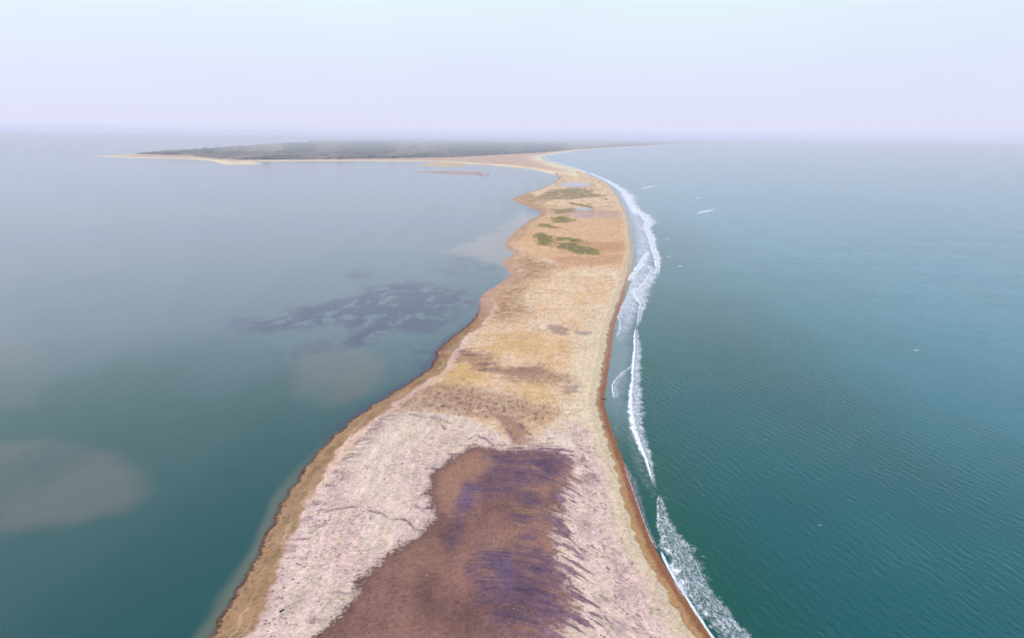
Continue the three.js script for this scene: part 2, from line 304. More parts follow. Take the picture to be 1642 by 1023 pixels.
    for (const l of F.line) { const d = segDist(l, x + 1.3 * noise(z * 0.2, 3) + 0.5 * n3, z + 2.0 * noise(x * 0.22, 5)); if (d < 4) c = mix(c, COL.streak, 0.85 * smooth(1.0, 0.1, d + 0.5 * n4 + 0.7 * (n2 + 0.2))); }
    for (const p of F.patch) { const k = inPoly(p, x, z, 1.8, 1.6 * n2 + 2.6 * st2 + 1.2 * n3); c = mix(c, COL.streak, 0.7 * k * clamp(0.7 + n3 * 0.6 + 0.4 * fine)); }
  }
  if (w > 420) {
    for (const p of F.far) c = mix(c, mix(COL.sandPink, COL.gold, clamp(0.4 + n1)), 0.55 * inPoly(p, x, z, 12, 10 * n1));
    for (const p of F.banks) { const k = inPoly(p, x, z, 12, 12 * n2 + 22 * st); c = mix(c, mix(COL.bank, COL.bankDark, clamp(0.4 + 1.6 * st + 0.6 * n2 + 0.3 * fine)), 0.85 * k * clamp(0.8 + 0.8 * n2 + 0.6 * st2)); }
    for (const p of F.red) c = mix(c, hex('#c98f6e'), 0.6 * inPoly(p, x, z, 10, 16 * st));
    for (const p of F.violetFar) c = mix(c, COL.pool, 0.7 * inPoly(p, x, z, 18, 45 * st + 10 * n2) * clamp(0.7 + st2));
    for (const p of MEADOW) { const k = near(p, x, z, 30) ? smooth(9, -9, sdf(p, x, z) + 9 * n2 + 14 * st) : 0; if (k > 0) c = mix(c, COL.olive, 0.7 * k * clamp(0.65 + 1.2 * st + 0.4 * st2)); }
    const olive = smooth(1000, 1150, w) * smooth(0.05, 0.4, st + 0.4 * n1);
    c = mix(c, hex('#b08e58'), 0.5 * olive);
  }
  // rims: lagoon side
  const lw = smooth(560, 430, w);
  const rimEdge = dl + 1.6 * n2 + 0.7 * n3 + 3.2 * noise(w * 0.03, 21);
  if (dl < 22 && lw > 0) {
    c = mix(c, COL.crustPink, 0.6 * lw * smooth(15, 10, rimEdge));
    let rim = mix(COL.rim, COL.rimOlive, clamp(0.25 + 1.5 * fbm(x * 0.12, z * 0.09, 3)) * smooth(2, 5, dl) * smooth(11, 6, dl));
    rim = mix(rim, COL.rimRed, clamp(0.15 + 0.75 * smooth(270, 360, w) + 1.2 * n2 + 0.5 * n3 - 0.13 * dl));
    rim = mix(rim, COL.cream, 0.3 * smooth(0.25, 0.55, noise(dl * 0.75 + 0.6 * n2, z * 0.05)) * smooth(4, 7, dl));
    c = mix(c, rim, lw * smooth(11, 8.2, rimEdge));
    c = mix(c, COL.wrack, lw * 0.9 * smooth(1.9, 0.9, dl + 0.9 * n3 + 0.8 * n2));
  }
  c = mix(c, COL.wetPink, (1 - lw) * 0.75 * smooth(14, 3, dl + 4 * n2));
  // rims: sea side, scalloped by the last run-up of the waves
  if (dr < 24) {
    const sc = 1.1 * Math.abs(Math.sin(w * 0.33 + 1.4 * noise(w * 0.09, 2))) + 0.5 * noise(w * 0.8, 4), near0 = smooth(300, 200, w);
    c = mix(c, COL.cream, 0.75 * smooth(13 - 3 * far, 7, dr + 2.5 * n1 + 0.6 * n3));
    const edge = 4.1 + 1.1 * near0 + sc - 1.0 + 0.8 * noise(w * 0.05, 11);
    let wet = mix(mix(COL.wetPink, COL.wetTan, 0.45), COL.wetTan, near0);
    wet = mix(wet, mix(COL.wetPink, COL.wetRed, 0.3 + 0.7 * smooth(420, 270, w)), smooth(3.4, 1.4, dr + 0.7 * noise(w * 0.12, 7) + 0.3 * n3));
    c = mix(c, wet, smooth(edge + 0.25, edge - 0.25, dr) * (1 - 0.7 * far));
  }
  const g = 1 + 0.17 * n4 + 0.11 * n3 + 0.11 * fine;
  return [c[0] * g, c[1] * g, c[2] * g];
}
const sandGrain = tile(1024, 48, (u, v) => {
  const a = tnoise(u, v, 24, 1), b = tnoise(u, v, 64, 2), c = tnoise(u, v, 160, 3), e = tnoise(u, v, 400, 4);
  const pock = smooth(0.45, 0.85, tnoise(u, v, 90, 5) + 0.3 * c);
  return clamp(0.96 + 0.07 * a + 0.14 * b + 0.12 * c + 0.05 * e - 0.2 * pock);
});
const sandMat = new THREE.MeshPhysicalMaterial({ name: 'sand', specularIntensity: 0.25, vertexColors: true, map: sandGrain, bumpMap: sandGrain, bumpScale: 0.3, roughness: 0.92 });
{
  const rows = 1020, cols = 560;
  const mesh = gridMesh(rows, cols, (() => {
    let jj = -1, w, l, r, m;
    return (j, i) => {
      if (j !== jj) { jj = j; w = 1 / (1 / W_NEAR + (1 / W_FAR - 1 / W_NEAR) * (j / rows)); m = 4 + w * 0.012; l = xL(w) - m; r = xR(w) + m; }
      const x = l + (r - l) * (i / cols), z = -w, s = shore(x, w), y = groundY(x, z, s), c = spitColor(x, z, s[0], s[1]);
      return [x, y, z, ...c];
    };
  })(), sandMat);
  top(mesh, 'sand_spit', { kind: 'structure', label: 'long pale sand spit between the calm lagoon and the open sea' });
}

// ---------------------------------------------------------------- water
const divide = (() => {                      // the line under the land that parts the lagoon from the sea
  const pts = []; for (let w = 20; w < 2500; w *= 1.03) pts.push([(xL0(w) + xR0(w)) / 2, -w]);
  pts.push(at(880, 268), at(870, 250), at(885, 240), at(910, 232), at(930, 226), at(940, 224.2)); return asFunction(pts);
})();
const seaRipple = waves(1024, 90, 11, { toward: 0.5, spread: 0.75, from: 0.8, to: 4.2, count: 44, slope: 0.095, chop: 0.025 });
const lagoonRipple = waves(1024, 44, 23, { toward: 2.4, spread: 3.2, from: 0.4, to: 1.9, count: 44, slope: 0.075, chop: 0.04 });
const seaMat = new THREE.MeshPhysicalMaterial({ name: 'sea_water', vertexColors: true, roughness: 0.10, ior: 1.33, specularIntensity: 0.55, normalMap: seaRipple, normalScale: new THREE.Vector2(1, 1) });
const lagoonMat = new THREE.MeshPhysicalMaterial({ name: 'lagoon_water', vertexColors: true, roughness: 0.10, ior: 1.33, specularIntensity: 0.75, normalMap: lagoonRipple, normalScale: new THREE.Vector2(1, 1) });
const rowW = (t) => 1 / (1 / 80 + (1 / 90000 - 1 / 80) * t);
{
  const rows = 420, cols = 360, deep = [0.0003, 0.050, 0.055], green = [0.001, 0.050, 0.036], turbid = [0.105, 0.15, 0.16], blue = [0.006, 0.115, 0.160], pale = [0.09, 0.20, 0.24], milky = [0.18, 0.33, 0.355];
  let jj = -1, w, x0, xr;
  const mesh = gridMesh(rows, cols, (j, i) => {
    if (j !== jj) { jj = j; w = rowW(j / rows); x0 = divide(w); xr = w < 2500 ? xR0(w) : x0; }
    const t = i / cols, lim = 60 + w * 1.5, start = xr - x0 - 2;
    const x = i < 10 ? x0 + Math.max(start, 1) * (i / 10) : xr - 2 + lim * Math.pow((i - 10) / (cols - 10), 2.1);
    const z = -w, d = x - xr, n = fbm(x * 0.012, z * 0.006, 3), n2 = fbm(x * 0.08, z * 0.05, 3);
    // offshore turquoise painted paler with distance as sky sheen and haze; currents streak it
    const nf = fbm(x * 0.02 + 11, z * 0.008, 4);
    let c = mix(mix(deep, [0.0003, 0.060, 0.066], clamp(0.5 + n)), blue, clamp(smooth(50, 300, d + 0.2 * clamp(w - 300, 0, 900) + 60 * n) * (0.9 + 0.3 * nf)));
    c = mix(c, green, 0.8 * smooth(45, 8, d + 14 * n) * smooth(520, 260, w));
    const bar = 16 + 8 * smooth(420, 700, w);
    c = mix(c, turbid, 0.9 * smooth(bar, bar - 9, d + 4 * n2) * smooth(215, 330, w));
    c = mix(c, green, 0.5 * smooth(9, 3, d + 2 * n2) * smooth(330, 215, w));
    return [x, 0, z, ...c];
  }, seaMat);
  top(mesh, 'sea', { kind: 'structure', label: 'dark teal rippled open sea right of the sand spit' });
}
const GRASSBED = [poly([[382, 512], [440, 512], [490, 488], [560, 478], [590, 460], [660, 450], [760, 470], [770, 480], [740, 500], [690, 530], [600, 540], [570, 550], [545, 548], [575, 525], [540, 520], [480, 528], [430, 532], [395, 526]]), poly([[546, 437], [580, 430], [600, 442], [585, 456], [560, 448]]), poly([[690, 420], [760, 408], [808, 430], [790, 445], [720, 446], [696, 436]]), poly([[455, 564], [510, 556], [540, 552], [500, 566], [460, 572]]), poly([[655, 562], [690, 556], [690, 580], [665, 584]])];
const PALE_DISC = [poly([[-20, 712], [60, 706], [130, 712], [190, 732], [225, 760], [228, 790], [200, 815], [120, 838], [-20, 850]]), poly([[480, 556], [540, 548], [590, 562], [615, 582], [612, 606], [590, 632], [530, 655], [470, 630]]), poly([[-30, 525], [30, 535], [75, 570], [80, 610], [50, 650], [-30, 660]])];  // round patches tinted paler and browner in the lagoon colour
const SHEEN_FLATS = poly([[860, 285], [820, 330], [850, 350], [800, 400], [820, 440], [770, 490], [740, 530], [690, 580], [620, 600], [520, 570], [420, 580], [300, 560], [160, 590], [-200, 600], [-900, 480], [-900, 300], [-200, 262], [120, 256], [330, 262], [500, 262], [700, 266]]);
const SHALLOW = poly([[716, 402], [790, 372], [835, 340], [880, 350], [870, 420], [830, 446], [806, 428], [760, 414]]);
{
  const rows = 820, cols = 480, deep = [0.0008, 0.042, 0.042], grey = [0.010, 0.050, 0.050], shelfSheen = [0.062, 0.092, 0.118], bed = [0.012, 0.012, 0.050], sandy = [0.15, 0.115, 0.10], rim = [0.10, 0.105, 0.07];
  let jj = -1, w, x0, xl;
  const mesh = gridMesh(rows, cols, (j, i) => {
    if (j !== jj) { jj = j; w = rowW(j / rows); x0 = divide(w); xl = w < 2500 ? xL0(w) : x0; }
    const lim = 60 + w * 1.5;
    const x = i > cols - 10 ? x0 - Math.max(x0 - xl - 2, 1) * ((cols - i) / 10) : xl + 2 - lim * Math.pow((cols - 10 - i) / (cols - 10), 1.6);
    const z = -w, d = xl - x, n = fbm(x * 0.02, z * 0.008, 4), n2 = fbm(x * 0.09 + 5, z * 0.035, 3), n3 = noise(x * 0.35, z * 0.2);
    // clear teal water over mud, with sky sheen painted into the paler shallow flats
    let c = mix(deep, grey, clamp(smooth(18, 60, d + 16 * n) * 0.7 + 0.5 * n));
    c = mix(c, shelfSheen, clamp(smooth(70, -90, sdf(SHEEN_FLATS, x, z) + 60 * n) * (0.9 + 0.2 * n)));
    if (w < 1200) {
      PALE_DISC.forEach((p, k) => { c = mix(c, sandy, [0.36, 0.32, 0.2][k] * inPoly(p, x, z, 7, 3 * n2) * clamp(0.8 + 0.9 * n + 0.25 * n2)); });
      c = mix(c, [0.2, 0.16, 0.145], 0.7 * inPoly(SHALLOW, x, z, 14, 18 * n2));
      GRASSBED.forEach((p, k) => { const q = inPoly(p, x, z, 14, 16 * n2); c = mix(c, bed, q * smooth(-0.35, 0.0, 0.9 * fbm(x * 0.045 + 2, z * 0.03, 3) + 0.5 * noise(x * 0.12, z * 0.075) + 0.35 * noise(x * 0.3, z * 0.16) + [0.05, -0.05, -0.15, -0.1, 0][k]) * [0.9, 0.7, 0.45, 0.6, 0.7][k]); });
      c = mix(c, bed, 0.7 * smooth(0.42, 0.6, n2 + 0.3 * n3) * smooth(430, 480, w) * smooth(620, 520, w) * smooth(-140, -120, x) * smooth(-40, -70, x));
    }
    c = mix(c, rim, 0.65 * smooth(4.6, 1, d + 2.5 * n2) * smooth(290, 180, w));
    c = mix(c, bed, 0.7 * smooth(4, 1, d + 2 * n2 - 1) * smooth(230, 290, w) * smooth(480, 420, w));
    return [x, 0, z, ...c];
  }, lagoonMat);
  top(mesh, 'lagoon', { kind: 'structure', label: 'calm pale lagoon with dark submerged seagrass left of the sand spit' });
}

// ---------------------------------------------------------------- mainland and its forest
const LAND = poly([[146, 250.6], [205, 253], [300, 254.6], [335, 258], [362, 264], [425, 263.2], [400, 259.4], [480, 258.4], [560, 258], [640, 258.6], [700, 259], [752, 263], [800, 266], [850, 271], [884, 279], [905, 284], [950, 284], [935, 275], [900, 265], [872, 256.5], [866, 252], [880, 248.6], [930, 241], [1000, 236.2], [1080, 231.8], [1170, 229.6], [1280, 228.4], [1300, 227.8], [900, 223.4], [640, 221.2], [560, 224.2], [494, 224.8], [490, 228.6], [462, 228.8], [410, 232.6], [340, 237.6], [280, 241.6], [225, 245.6], [190, 248.8]]);
const FOREST = poly([[213, 247.6], [300, 249.6], [345, 255.4], [380, 256.8], [470, 256.6], [560, 255.6], [650, 254.2], [740, 252.4], [800, 248.6], [860, 246], [930, 239.2], [1000, 235], [1080, 231], [1170, 229.2], [1280, 228.1], [1300, 227.6], [900, 223.3], [640, 221.3], [560, 224.4], [495, 225.2], [492, 229], [462, 229.2], [410, 233.2], [340, 238.4], [280, 242.6], [235, 246]]);
function spanOf(p, z) { let a = 1e9, b = -1e9; for (let i = 0, j = p.length - 1; i < p.length; j = i++) { const u = p[j], v = p[i]; if ((u[1] > z) !== (v[1] > z)) { const x = u[0] + (v[0] - u[0]) * (z - u[1]) / (v[1] - u[1]); a = Math.min(a, x); b = Math.max(b, x); } } return a > b ? null : [a, b]; }
function landMesh(p, rows, cols, place, material) {
  const w0 = -p.box[3] * 0.985, w1 = -p.box[2] * 0.995;
  let jj = -1, w, a, b;
  return gridMesh(rows, cols, (j, i) => {
    if (j !== jj) { jj = j; w = 1 / (1 / w0 + (1 / w1 - 1 / w0) * (j / rows)); const s = spanOf(p, -w) ?? spanOf(p, -Math.min(Math.max(w, -p.box[3] * 1.001), -p.box[2] * 0.99)) ?? [0, 1]; const m = 20 + w * 0.004; a = s[0] - m; b = s[1] + m; }
    const x = a + (b - a) * (i / cols);
    return place(x, -w, sdf(p, x, -w), w);
  }, material);
}
const landMat = new THREE.MeshStandardMaterial({ name: 'shore_sand', vertexColors: true, roughness: 0.95 });
{
  const pale = hex('#f2dcb4'), pink = hex('#d3ab93'), scrub = hex('#9a8a66');
  top(landMesh(LAND, 160, 480, (x, z, d, w) => {
    const n = fbm(x * 0.006, z * 0.002, 3), n2 = fbm(x * 0.02 + 7, z * 0.008, 3);
    let c = mix(pale, pink, smooth(-15, -120, d + 60 * n));
    c = mix(c, scrub, 0.8 * smooth(0.0, 0.4, n2) * smooth(-60, -200, d));
    return [x, d > 0 ? -0.02 * d - 0.05 : 1.8 * smooth(0, 60, -d) + 0.02, z, ...c];
  }, landMat), 'mainland', { kind: 'structure', label: 'low distant mainland with a pale sandy shore on the horizon' });
  const leaf = [0.056, 0.048, 0.044], leafDry = [0.17, 0.135, 0.10], leafDark = [0.022, 0.028, 0.022];
  const m = landMesh(FOREST, 320, 640, (x, z, d, w) => {
    const s = Math.max(1, w / 5000), n = fbm(x * 0.022 / s, z * 0.0035 / s / s, 3), n2 = fbm(x * 0.004 / s, z * 0.0007 / s, 3), n3 = noise(x * 0.05 / s, z * 0.006 / s / s + 3);
    const clear = smooth(0.30, 0.5, fbm(x * 0.009 + 20, z * 0.0011, 3)) * smooth(8000, 5000, w);
    const y = (d > -2 ? -1 : smooth(0, 30, -d + 24 * n) * Math.max(3, 9 + 12 * n + 8 * n3)) * (1 - clear) - 1.5 * clear;
    return [x, y, z, ...mix(mix(leaf, leafDark, clamp(0.5 + 1.4 * n3)), leafDry, clamp(0.25 + 1.6 * n2 + 0.9 * n))];
  }, new THREE.MeshStandardMaterial({ name: 'forest_leaves', vertexColors: true, roughness: 0.95 }));
  top(m, 'forest', { kind: 'stuff', label: 'hazy dark forest covering the distant mainland', category: 'forest' });
}
// low sandbars in the lagoon in front of the mainland
function sandbar(pts, label, height, c0, c1) {
  const p = poly(pts);
  const m = landMesh(p, 40, 160, (x, z, d) => { const n = fbm(x * 0.03, z * 0.01, 3); return [x, d > 0 ? -0.02 * d - 0.03 : height * smooth(0, 26, -d) + 0.015 + 0.05 * n * smooth(0, 20, -d), z, ...mix(c0, c1, clamp(0.5 + n))]; }, landMat);
  top(m, 'sandbar', { kind: 'structure', label });
}
sandbar([[668, 263.4], [690, 262.2], [700, 259.8], [720, 258.4], [742, 260], [748, 264], [740, 267], [715, 268], [690, 266.5]], 'yellowish sandbar closest to the mainland shore', 0.5, hex('#dcc29a'), hex('#c0a27e'));
sandbar([[664, 275], [690, 274], [730, 274], [768, 275.4], [776, 278], [786, 280.5], [770, 281], [735, 280], [700, 278.4]], 'long thin brown sandbar nearest the camera in the lagoon', 0.4, hex('#c7a79a'), hex('#a08884'));
sandbar([[764, 263], [785, 262.4], [800, 264], [792, 265.6], [770, 265.4]], 'small pinkish sandbar right of the yellowish one', 0.35, hex('#c7a79a'), hex('#b59a94'));

// ---------------------------------------------------------------- foam
const foamMat = new THREE.MeshStandardMaterial({ name: 'foam', vertexColors: true, transparent: true, roughness: 0.85, side: THREE.DoubleSide });
function foam(name, label, path, o) {        // path: pixels with the half widths to the left and right, in pixels
  const pts = path.map(([x, y, l, r]) => { const c = at(x, y), a = at(x - l, y), b = at(x + r, y); return [c[0], c[1], c[0] - a[0], b[0] - c[0]]; });
  const len = [0]; for (let i = 1; i < pts.length; i++) len.push(len[i - 1] + Math.hypot(pts[i][0] - pts[i - 1][0], pts[i][1] - pts[i - 1][1]));
  const total = len[len.length - 1], rows = Math.min(900, Math.max(12, Math.round(total / (o.step ?? 0.3)))), cols = o.cols ?? 48;
  const seed = o.seed ?? 0, sc = o.scale ?? 1, tint = o.tint ?? [0.64, 0.655, 0.70];
  let jj = -1, c, k = 0;
  const mesh = gridMesh(rows, cols, (j, i) => {
    const s = total * j / rows;
    if (j !== jj) { jj = j; k = 0; while (k < len.length - 2 && len[k + 1] < s) k++; const t = clamp((s - len[k]) / (len[k + 1] - len[k])), u = t * t * (3 - 2 * t), a = pts[k], b = pts[k + 1]; c = [a[0] + (b[0] - a[0]) * t, a[1] + (b[1] - a[1]) * t, a[2] + (b[2] - a[2]) * u, a[3] + (b[3] - a[3]) * u]; }
    const v = (i / cols) * 2 - 1, half = (v < 0 ? c[2] : c[3]) * 1.3, x = c[0] + v * half, z = c[1];
    const q = Math.abs(v) * 1.3, e = q + 0.28 * fbm(x * 0.5 / sc + seed, z * 0.22 / sc, 3) + 0.14 * noise(x * 1.6 / sc, z * 1.2 / sc + seed) + (v > 0 ? 0.26 : 0.10) * noise(x * 0.3 / sc + seed, z * 0.8 / sc) + 0.2 * noise(x * 0.12 / sc, z * 0.2 / sc + seed);
    const body = smooth(1.05, o.soft ?? 0.55, e) * smooth(0, 0.06, j / rows + 0.03 * noise(x, seed)) * smooth(1, 0.94, j / rows + 0.03 * noise(x, seed + 3));
    // threads of foam around clear cells
    const l1 = 1 - Math.abs(fbm(x * 0.8 / sc + seed, z * 0.55 / sc + 0.6 * noise(x, z), 2)) * 3.2, l2 = 1 - Math.abs(noise(x * 2.2 / sc, z * 1.8 / sc + seed)) * 1.8;
    const lace = clamp(Math.max(l1, 0.75 * l2));
    const front = smooth(o.front ?? -0.1, -0.75, v + 0.25 * noise(z * 0.4, seed));       // the solid edge faces the beach
    const dense = clamp((o.dense ?? 0.5) + (o.solid ?? 0.6) * front);
    const alpha = (o.strength ?? 0.93) * body * clamp(lace * (0.5 + dense) + (dense - 0.5) * 1.5);
    const y = (o.y ?? 0.05) + (o.ridge ?? 0.25) * Math.exp(-Math.pow((v + (o.at ?? 0.35)) * 2.6, 2)) * body + 0.05 * noise(x * 1.5, z * 1.5) * body;
    const g = 0.93 + 0.07 * noise(x * 1.3 / sc + 7, z / sc);
    return [x, y, z, tint[0] * g, tint[1] * g, tint[2] * g, clamp(alpha)];
  }, foamMat);
  mesh.userData.group = o.group;
  if (o.group === undefined) delete mesh.userData.group;
  return top(mesh, name, { label, category: o.category ?? 'wave' });
}
foam('breaking_wave', 'broad lacy white breaker beside the nearest stretch of wet beach', [[1230, 1060, 36, 20], [1190, 1023, 34, 18], [1155, 985, 34, 20], [1128, 950, 34, 26], [1108, 915, 34, 26], [1088, 880, 28, 24], [1070, 850, 17, 18], [1060, 820, 8, 10], [1058, 790, 3, 4]], { cols: 120, step: 0.16, dense: 0.36, solid: 0.45, front: -0.45, ridge: 0.4, seed: 3, scale: 1.25 });
foam('breaking_wave', 'bright thin white wave crest with a thick middle off the narrow wet beach', [[1053, 786, 2, 2], [1046, 765, 4, 5], [1039, 740, 5, 8], [1030, 715, 9, 12], [1022, 690, 13, 12], [1016, 660, 11, 17], [1015, 635, 9, 16], [1017, 610, 7, 12], [1018, 585, 6, 12], [1020, 560, 5, 10], [1019, 535, 3, 6], [1021, 524, 1, 2]], { cols: 64, step: 0.28, dense: 0.5, solid: 0.6, front: 0.1, ridge: 0.7, at: 0.2, seed: 9, soft: 0.4 });
foam('breaking_wave', 'broken white foam trail reaching back towards the beach from the thick crest', [[988, 640, 5, 6], [984, 618, 4, 7], [992, 606, 4, 6], [1003, 596, 5, 5], [1016, 586, 4, 4]], { cols: 28, step: 0.35, dense: 0.3, ridge: 0.1, seed: 12 });
foam('breaking_wave', 'patch of scattered foam behind the thin crest near the nearest breaker', [[1050, 800, 6, 10], [1042, 770, 16, 6], [1030, 740, 18, 6], [1018, 712, 12, 8], [1010, 690, 6, 6]], { cols: 48, step: 0.3, dense: 0.2, solid: 0.05, ridge: 0.05, seed: 15, soft: 0.2 });
foam('breaking_wave', 'small foam wisp drifting seaward of the gap between two breakers', [[1062, 804, 3, 10], [1070, 792, 4, 24], [1064, 780, 3, 14]], { cols: 40, step: 0.25, dense: 0.16, solid: 0, ridge: 0.05, seed: 17, soft: 0.1 });
foam('breaking_wave', 'crinkled white breaker running diagonally past the middle of the beach', [[1020, 528, 2, 3], [1025, 512, 3, 5], [1026, 500, 4, 8], [1030, 488, 5, 10], [1026, 478, 12, 16], [1022, 468, 14, 22], [1034, 458, 10, 16], [1042, 446, 8, 12], [1047, 434, 6, 8], [1040, 424, 4, 6]], { cols: 56, step: 0.6, dense: 0.5, solid: 0.35, ridge: 0.5, seed: 21, scale: 1.8, soft: 0.3 });
foam('breaking_wave', 'white swash foam touching the beach beside the crinkled breaker', [[988, 544, 2, 3], [995, 528, 3, 3], [995, 518, 2, 3], [992, 508, 3, 6], [998, 494, 4, 13], [1006, 480, 4, 14], [1012, 464, 4, 12], [1018, 448, 4, 9], [1018, 436, 3, 5]], { cols: 40, step: 0.6, dense: 0.45, solid: 0.3, ridge: 0.1, seed: 25, scale: 1.8, soft: 0.3 });
foam('breaking_wave', 'slanting white foam bar opposite the grass patch', [[1008, 452, 5, 6], [1018, 438, 7, 8], [1027, 425, 6, 10], [1035, 411, 5, 8], [1040, 402, 2, 4]], { cols: 36, step: 0.9, dense: 0.6, solid: 0.5, ridge: 0.4, seed: 29, scale: 2.2, soft: 0.3 });
foam('breaking_wave', 'outer white crest opposite the far grass patches', [[1052, 446, 4, 6], [1055, 428, 5, 6], [1053, 412, 7, 9], [1048, 400, 6, 8], [1046, 388, 7, 9], [1042, 376, 8, 9], [1036, 366, 7, 10], [1040, 356, 9, 16], [1032, 346, 8, 16], [1024, 338, 4, 8]], { cols: 44, step: 1.2, dense: 0.6, solid: 0.35, ridge: 0.5, seed: 33, scale: 2.6, soft: 0.3 });
foam('breaking_wave', 'far band of white surf along the beach beyond the grass patches', [[1030, 350, 10, 12], [1021, 340, 12, 14], [1012, 328, 9, 14], [1005, 316, 7, 20], [995, 305, 5, 16], [984, 297, 4, 12], [970, 289, 3, 11], [952, 281, 2, 9], [942, 276, 1, 5]], { cols: 44, step: 2.2, dense: 0.62, solid: 0.35, ridge: 0.5, seed: 37, scale: 4, soft: 0.2 });
foam('foam_veil', 'ragged lilac foam film between the narrow wet beach and the thick wave crest', [[992, 706, 6, 14], [986, 675, 6, 16], [985, 645, 8, 18], [990, 615, 10, 18], [996, 585, 10, 14], [1000, 555, 10, 14]], { cols: 60, step: 0.5, dense: 0.22, solid: 0, ridge: 0.02, y: 0.03, seed: 81, scale: 2.4, soft: 0, strength: 0.6, tint: [0.50, 0.48, 0.55], category: 'foam' });
foam('foam_veil', 'thin milky veil of spent foam over the shallows along the middle of the beach', [[990, 560, 4, 10], [1000, 525, 10, 16], [1012, 495, 14, 18], [1020, 470, 12, 22], [1030, 440, 14, 20], [1034, 410, 18, 16], [1031, 380, 16, 18], [1020, 350, 12, 18], [1008, 328, 7, 16], [994, 308, 5, 14]], { cols: 60, step: 1.4, dense: 0.5, solid: 0.15, ridge: 0.02, y: 0.03, seed: 39, scale: 2.6, soft: 0.05, strength: 0.95, tint: [0.52, 0.51, 0.60], category: 'foam' });
foam('breaking_wave', 'farthest thin surf line where the spit joins the mainland', [[946, 278.5, 2, 6], [925, 271, 2, 6], [900, 263.5, 2, 5], [880, 257, 1.5, 4], [868.5, 252, 1, 3]], { cols: 20, step: 6, dense: 0.55, ridge: 0.5, seed: 41, scale: 9, strength: 0.8 });
foam('breaking_wave', 'hazy white surf line curving along the mainland coast to the horizon', [[868, 251.4, 1, 4], [882, 247.6, 2, 5], [930, 240.4, 6, 7], [1000, 235.8, 10, 9], [1080, 231.6, 12, 12]], { cols: 16, step: 40, dense: 0.6, ridge: 0.8, seed: 45, scale: 30, strength: 0.8 });
foam('swash_line', 'thin white swash edge along the nearest dark wet sand', [[1160, 1045, 3, 3], [1136, 1012, 3, 3], [1110, 972, 3, 3], [1086, 935, 3, 4], [1066, 898, 3, 3], [1060, 882, 2, 2]], { cols: 20, step: 0.25, dense: 0.7, ridge: 0.06, seed: 51, soft: 0.4, category: 'foam' });
foam('swash_line', 'pinkish swash foam edge between the wet beach and green water', [[1058, 884, 3, 3], [1046, 866, 3, 5], [1036, 842, 2, 5], [1026, 812, 3, 6], [1018, 790, 3, 11], [1011, 772, 4, 12], [1005, 756, 3, 8], [1000, 740, 1, 3]], { cols: 32, step: 0.22, dense: 0.3, ridge: 0.05, seed: 55, tint: [0.50, 0.42, 0.47], soft: 0.3, category: 'foam' });
// ---------------------------------------------------------------- shallow pools, grass, wrack and debris on the spit
const onSand = (x, z) => { const s = shore(x, -z); return [groundY(x, z, s), s]; };
function pool(pts, label) {
  const p = poly(pts), shape = new THREE.Shape(p.map(([x, z]) => new THREE.Vector2(x + 3 * noise(x, z), -z)));
  let y = -1; for (let k = 0; k < 60; k++) { const u = hash(k, 5), v = hash(k, 9); y = Math.max(y, groundY(p.box[0] + (p.box[1] - p.box[0]) * u, p.box[2] + (p.box[3] - p.box[2]) * v)); }
  const g = new THREE.ExtrudeGeometry(shape, { depth: 0.3, bevelEnabled: false }); g.rotateX(-Math.PI / 2); g.translate(0, y - 0.24, 0);
  top(new THREE.Mesh(g, poolMat), 'tidal_pool', { kind: 'structure', label });
}
const poolMat = new THREE.MeshPhysicalMaterial({ name: 'pool_water', color: new THREE.Color(0.16, 0.14, 0.15), roughness: 0.12, ior: 1.33 });
pool([[897, 298], [905, 294.6], [922, 293.2], [940, 294.4], [950, 296.6], [936, 299.6], [914, 300.6]], 'farthest pale tidal pool across the sand spit');
pool([[925, 336], [932, 332.6], [943, 333.2], [954, 336], [944, 338.6], [933, 338.8]], 'small bluish tidal pool between dry grass patches');

function blades(seed, n, h, r, dark, light) {             // a tuft of leaning blades
  const q = rng(seed), pos = [], col = [];
  for (let k = 0; k < n; k++) {
    const a = q() * 6.283, b = a + 1.57, o = Math.sqrt(q()) * r, x = Math.cos(a) * o, z = Math.sin(a) * o, hh = h * (0.55 + 0.45 * q()), wd = 0.07 + 0.1 * q(), ln = 0.15 + 0.4 * q(), c = mix(dark, light, q());
    pos.push(x - Math.cos(b) * wd, -0.06, z - Math.sin(b) * wd, x + Math.cos(b) * wd, -0.06, z + Math.sin(b) * wd, x + Math.cos(a) * ln, hh, z + Math.sin(a) * ln);
    for (let i = 0; i < 3; i++) col.push(...c);
  }
  const g = new THREE.BufferGeometry();
  g.setAttribute('position', new THREE.Float32BufferAttribute(pos, 3)); g.setAttribute('color', new THREE.Float32BufferAttribute(col, 3));
  g.computeVertexNormals();
  return g;
}
const grassMat = new THREE.MeshStandardMaterial({ name: 'grass', vertexColors: true, roughness: 0.9, side: THREE.DoubleSide });
const green = blades(5, 34, 0.9, 0.9, [0.26, 0.22, 0.10], [0.50, 0.42, 0.18]), dry = blades(6, 26, 0.7, 0.9, [0.24, 0.19, 0.085], [0.42, 0.32, 0.16]);
function scatter(name, data, geometry, material, places) {  // places: [x, y, z, size, turn, height]
  const m = new THREE.InstancedMesh(geometry, material, places.length), o = new THREE.Object3D(), c = new THREE.Color();
  places.forEach(([x, y, z, s, turn, h, tint], k) => { o.position.set(x, y, z); o.rotation.set(0, turn, 0); o.scale.set(s, s * (h ?? 1), s); o.updateMatrix(); m.setMatrixAt(k, o.matrix); const g = 0.75 + 0.5 * hash(k, 77), t = tint ?? 0; m.setColorAt(k, c.setRGB(g * (1 + 0.7 * t), g * (1 + 0.45 * t), g * (1 - 0.1 * t))); });
  return top(m, name, { kind: 'stuff', ...data });
}
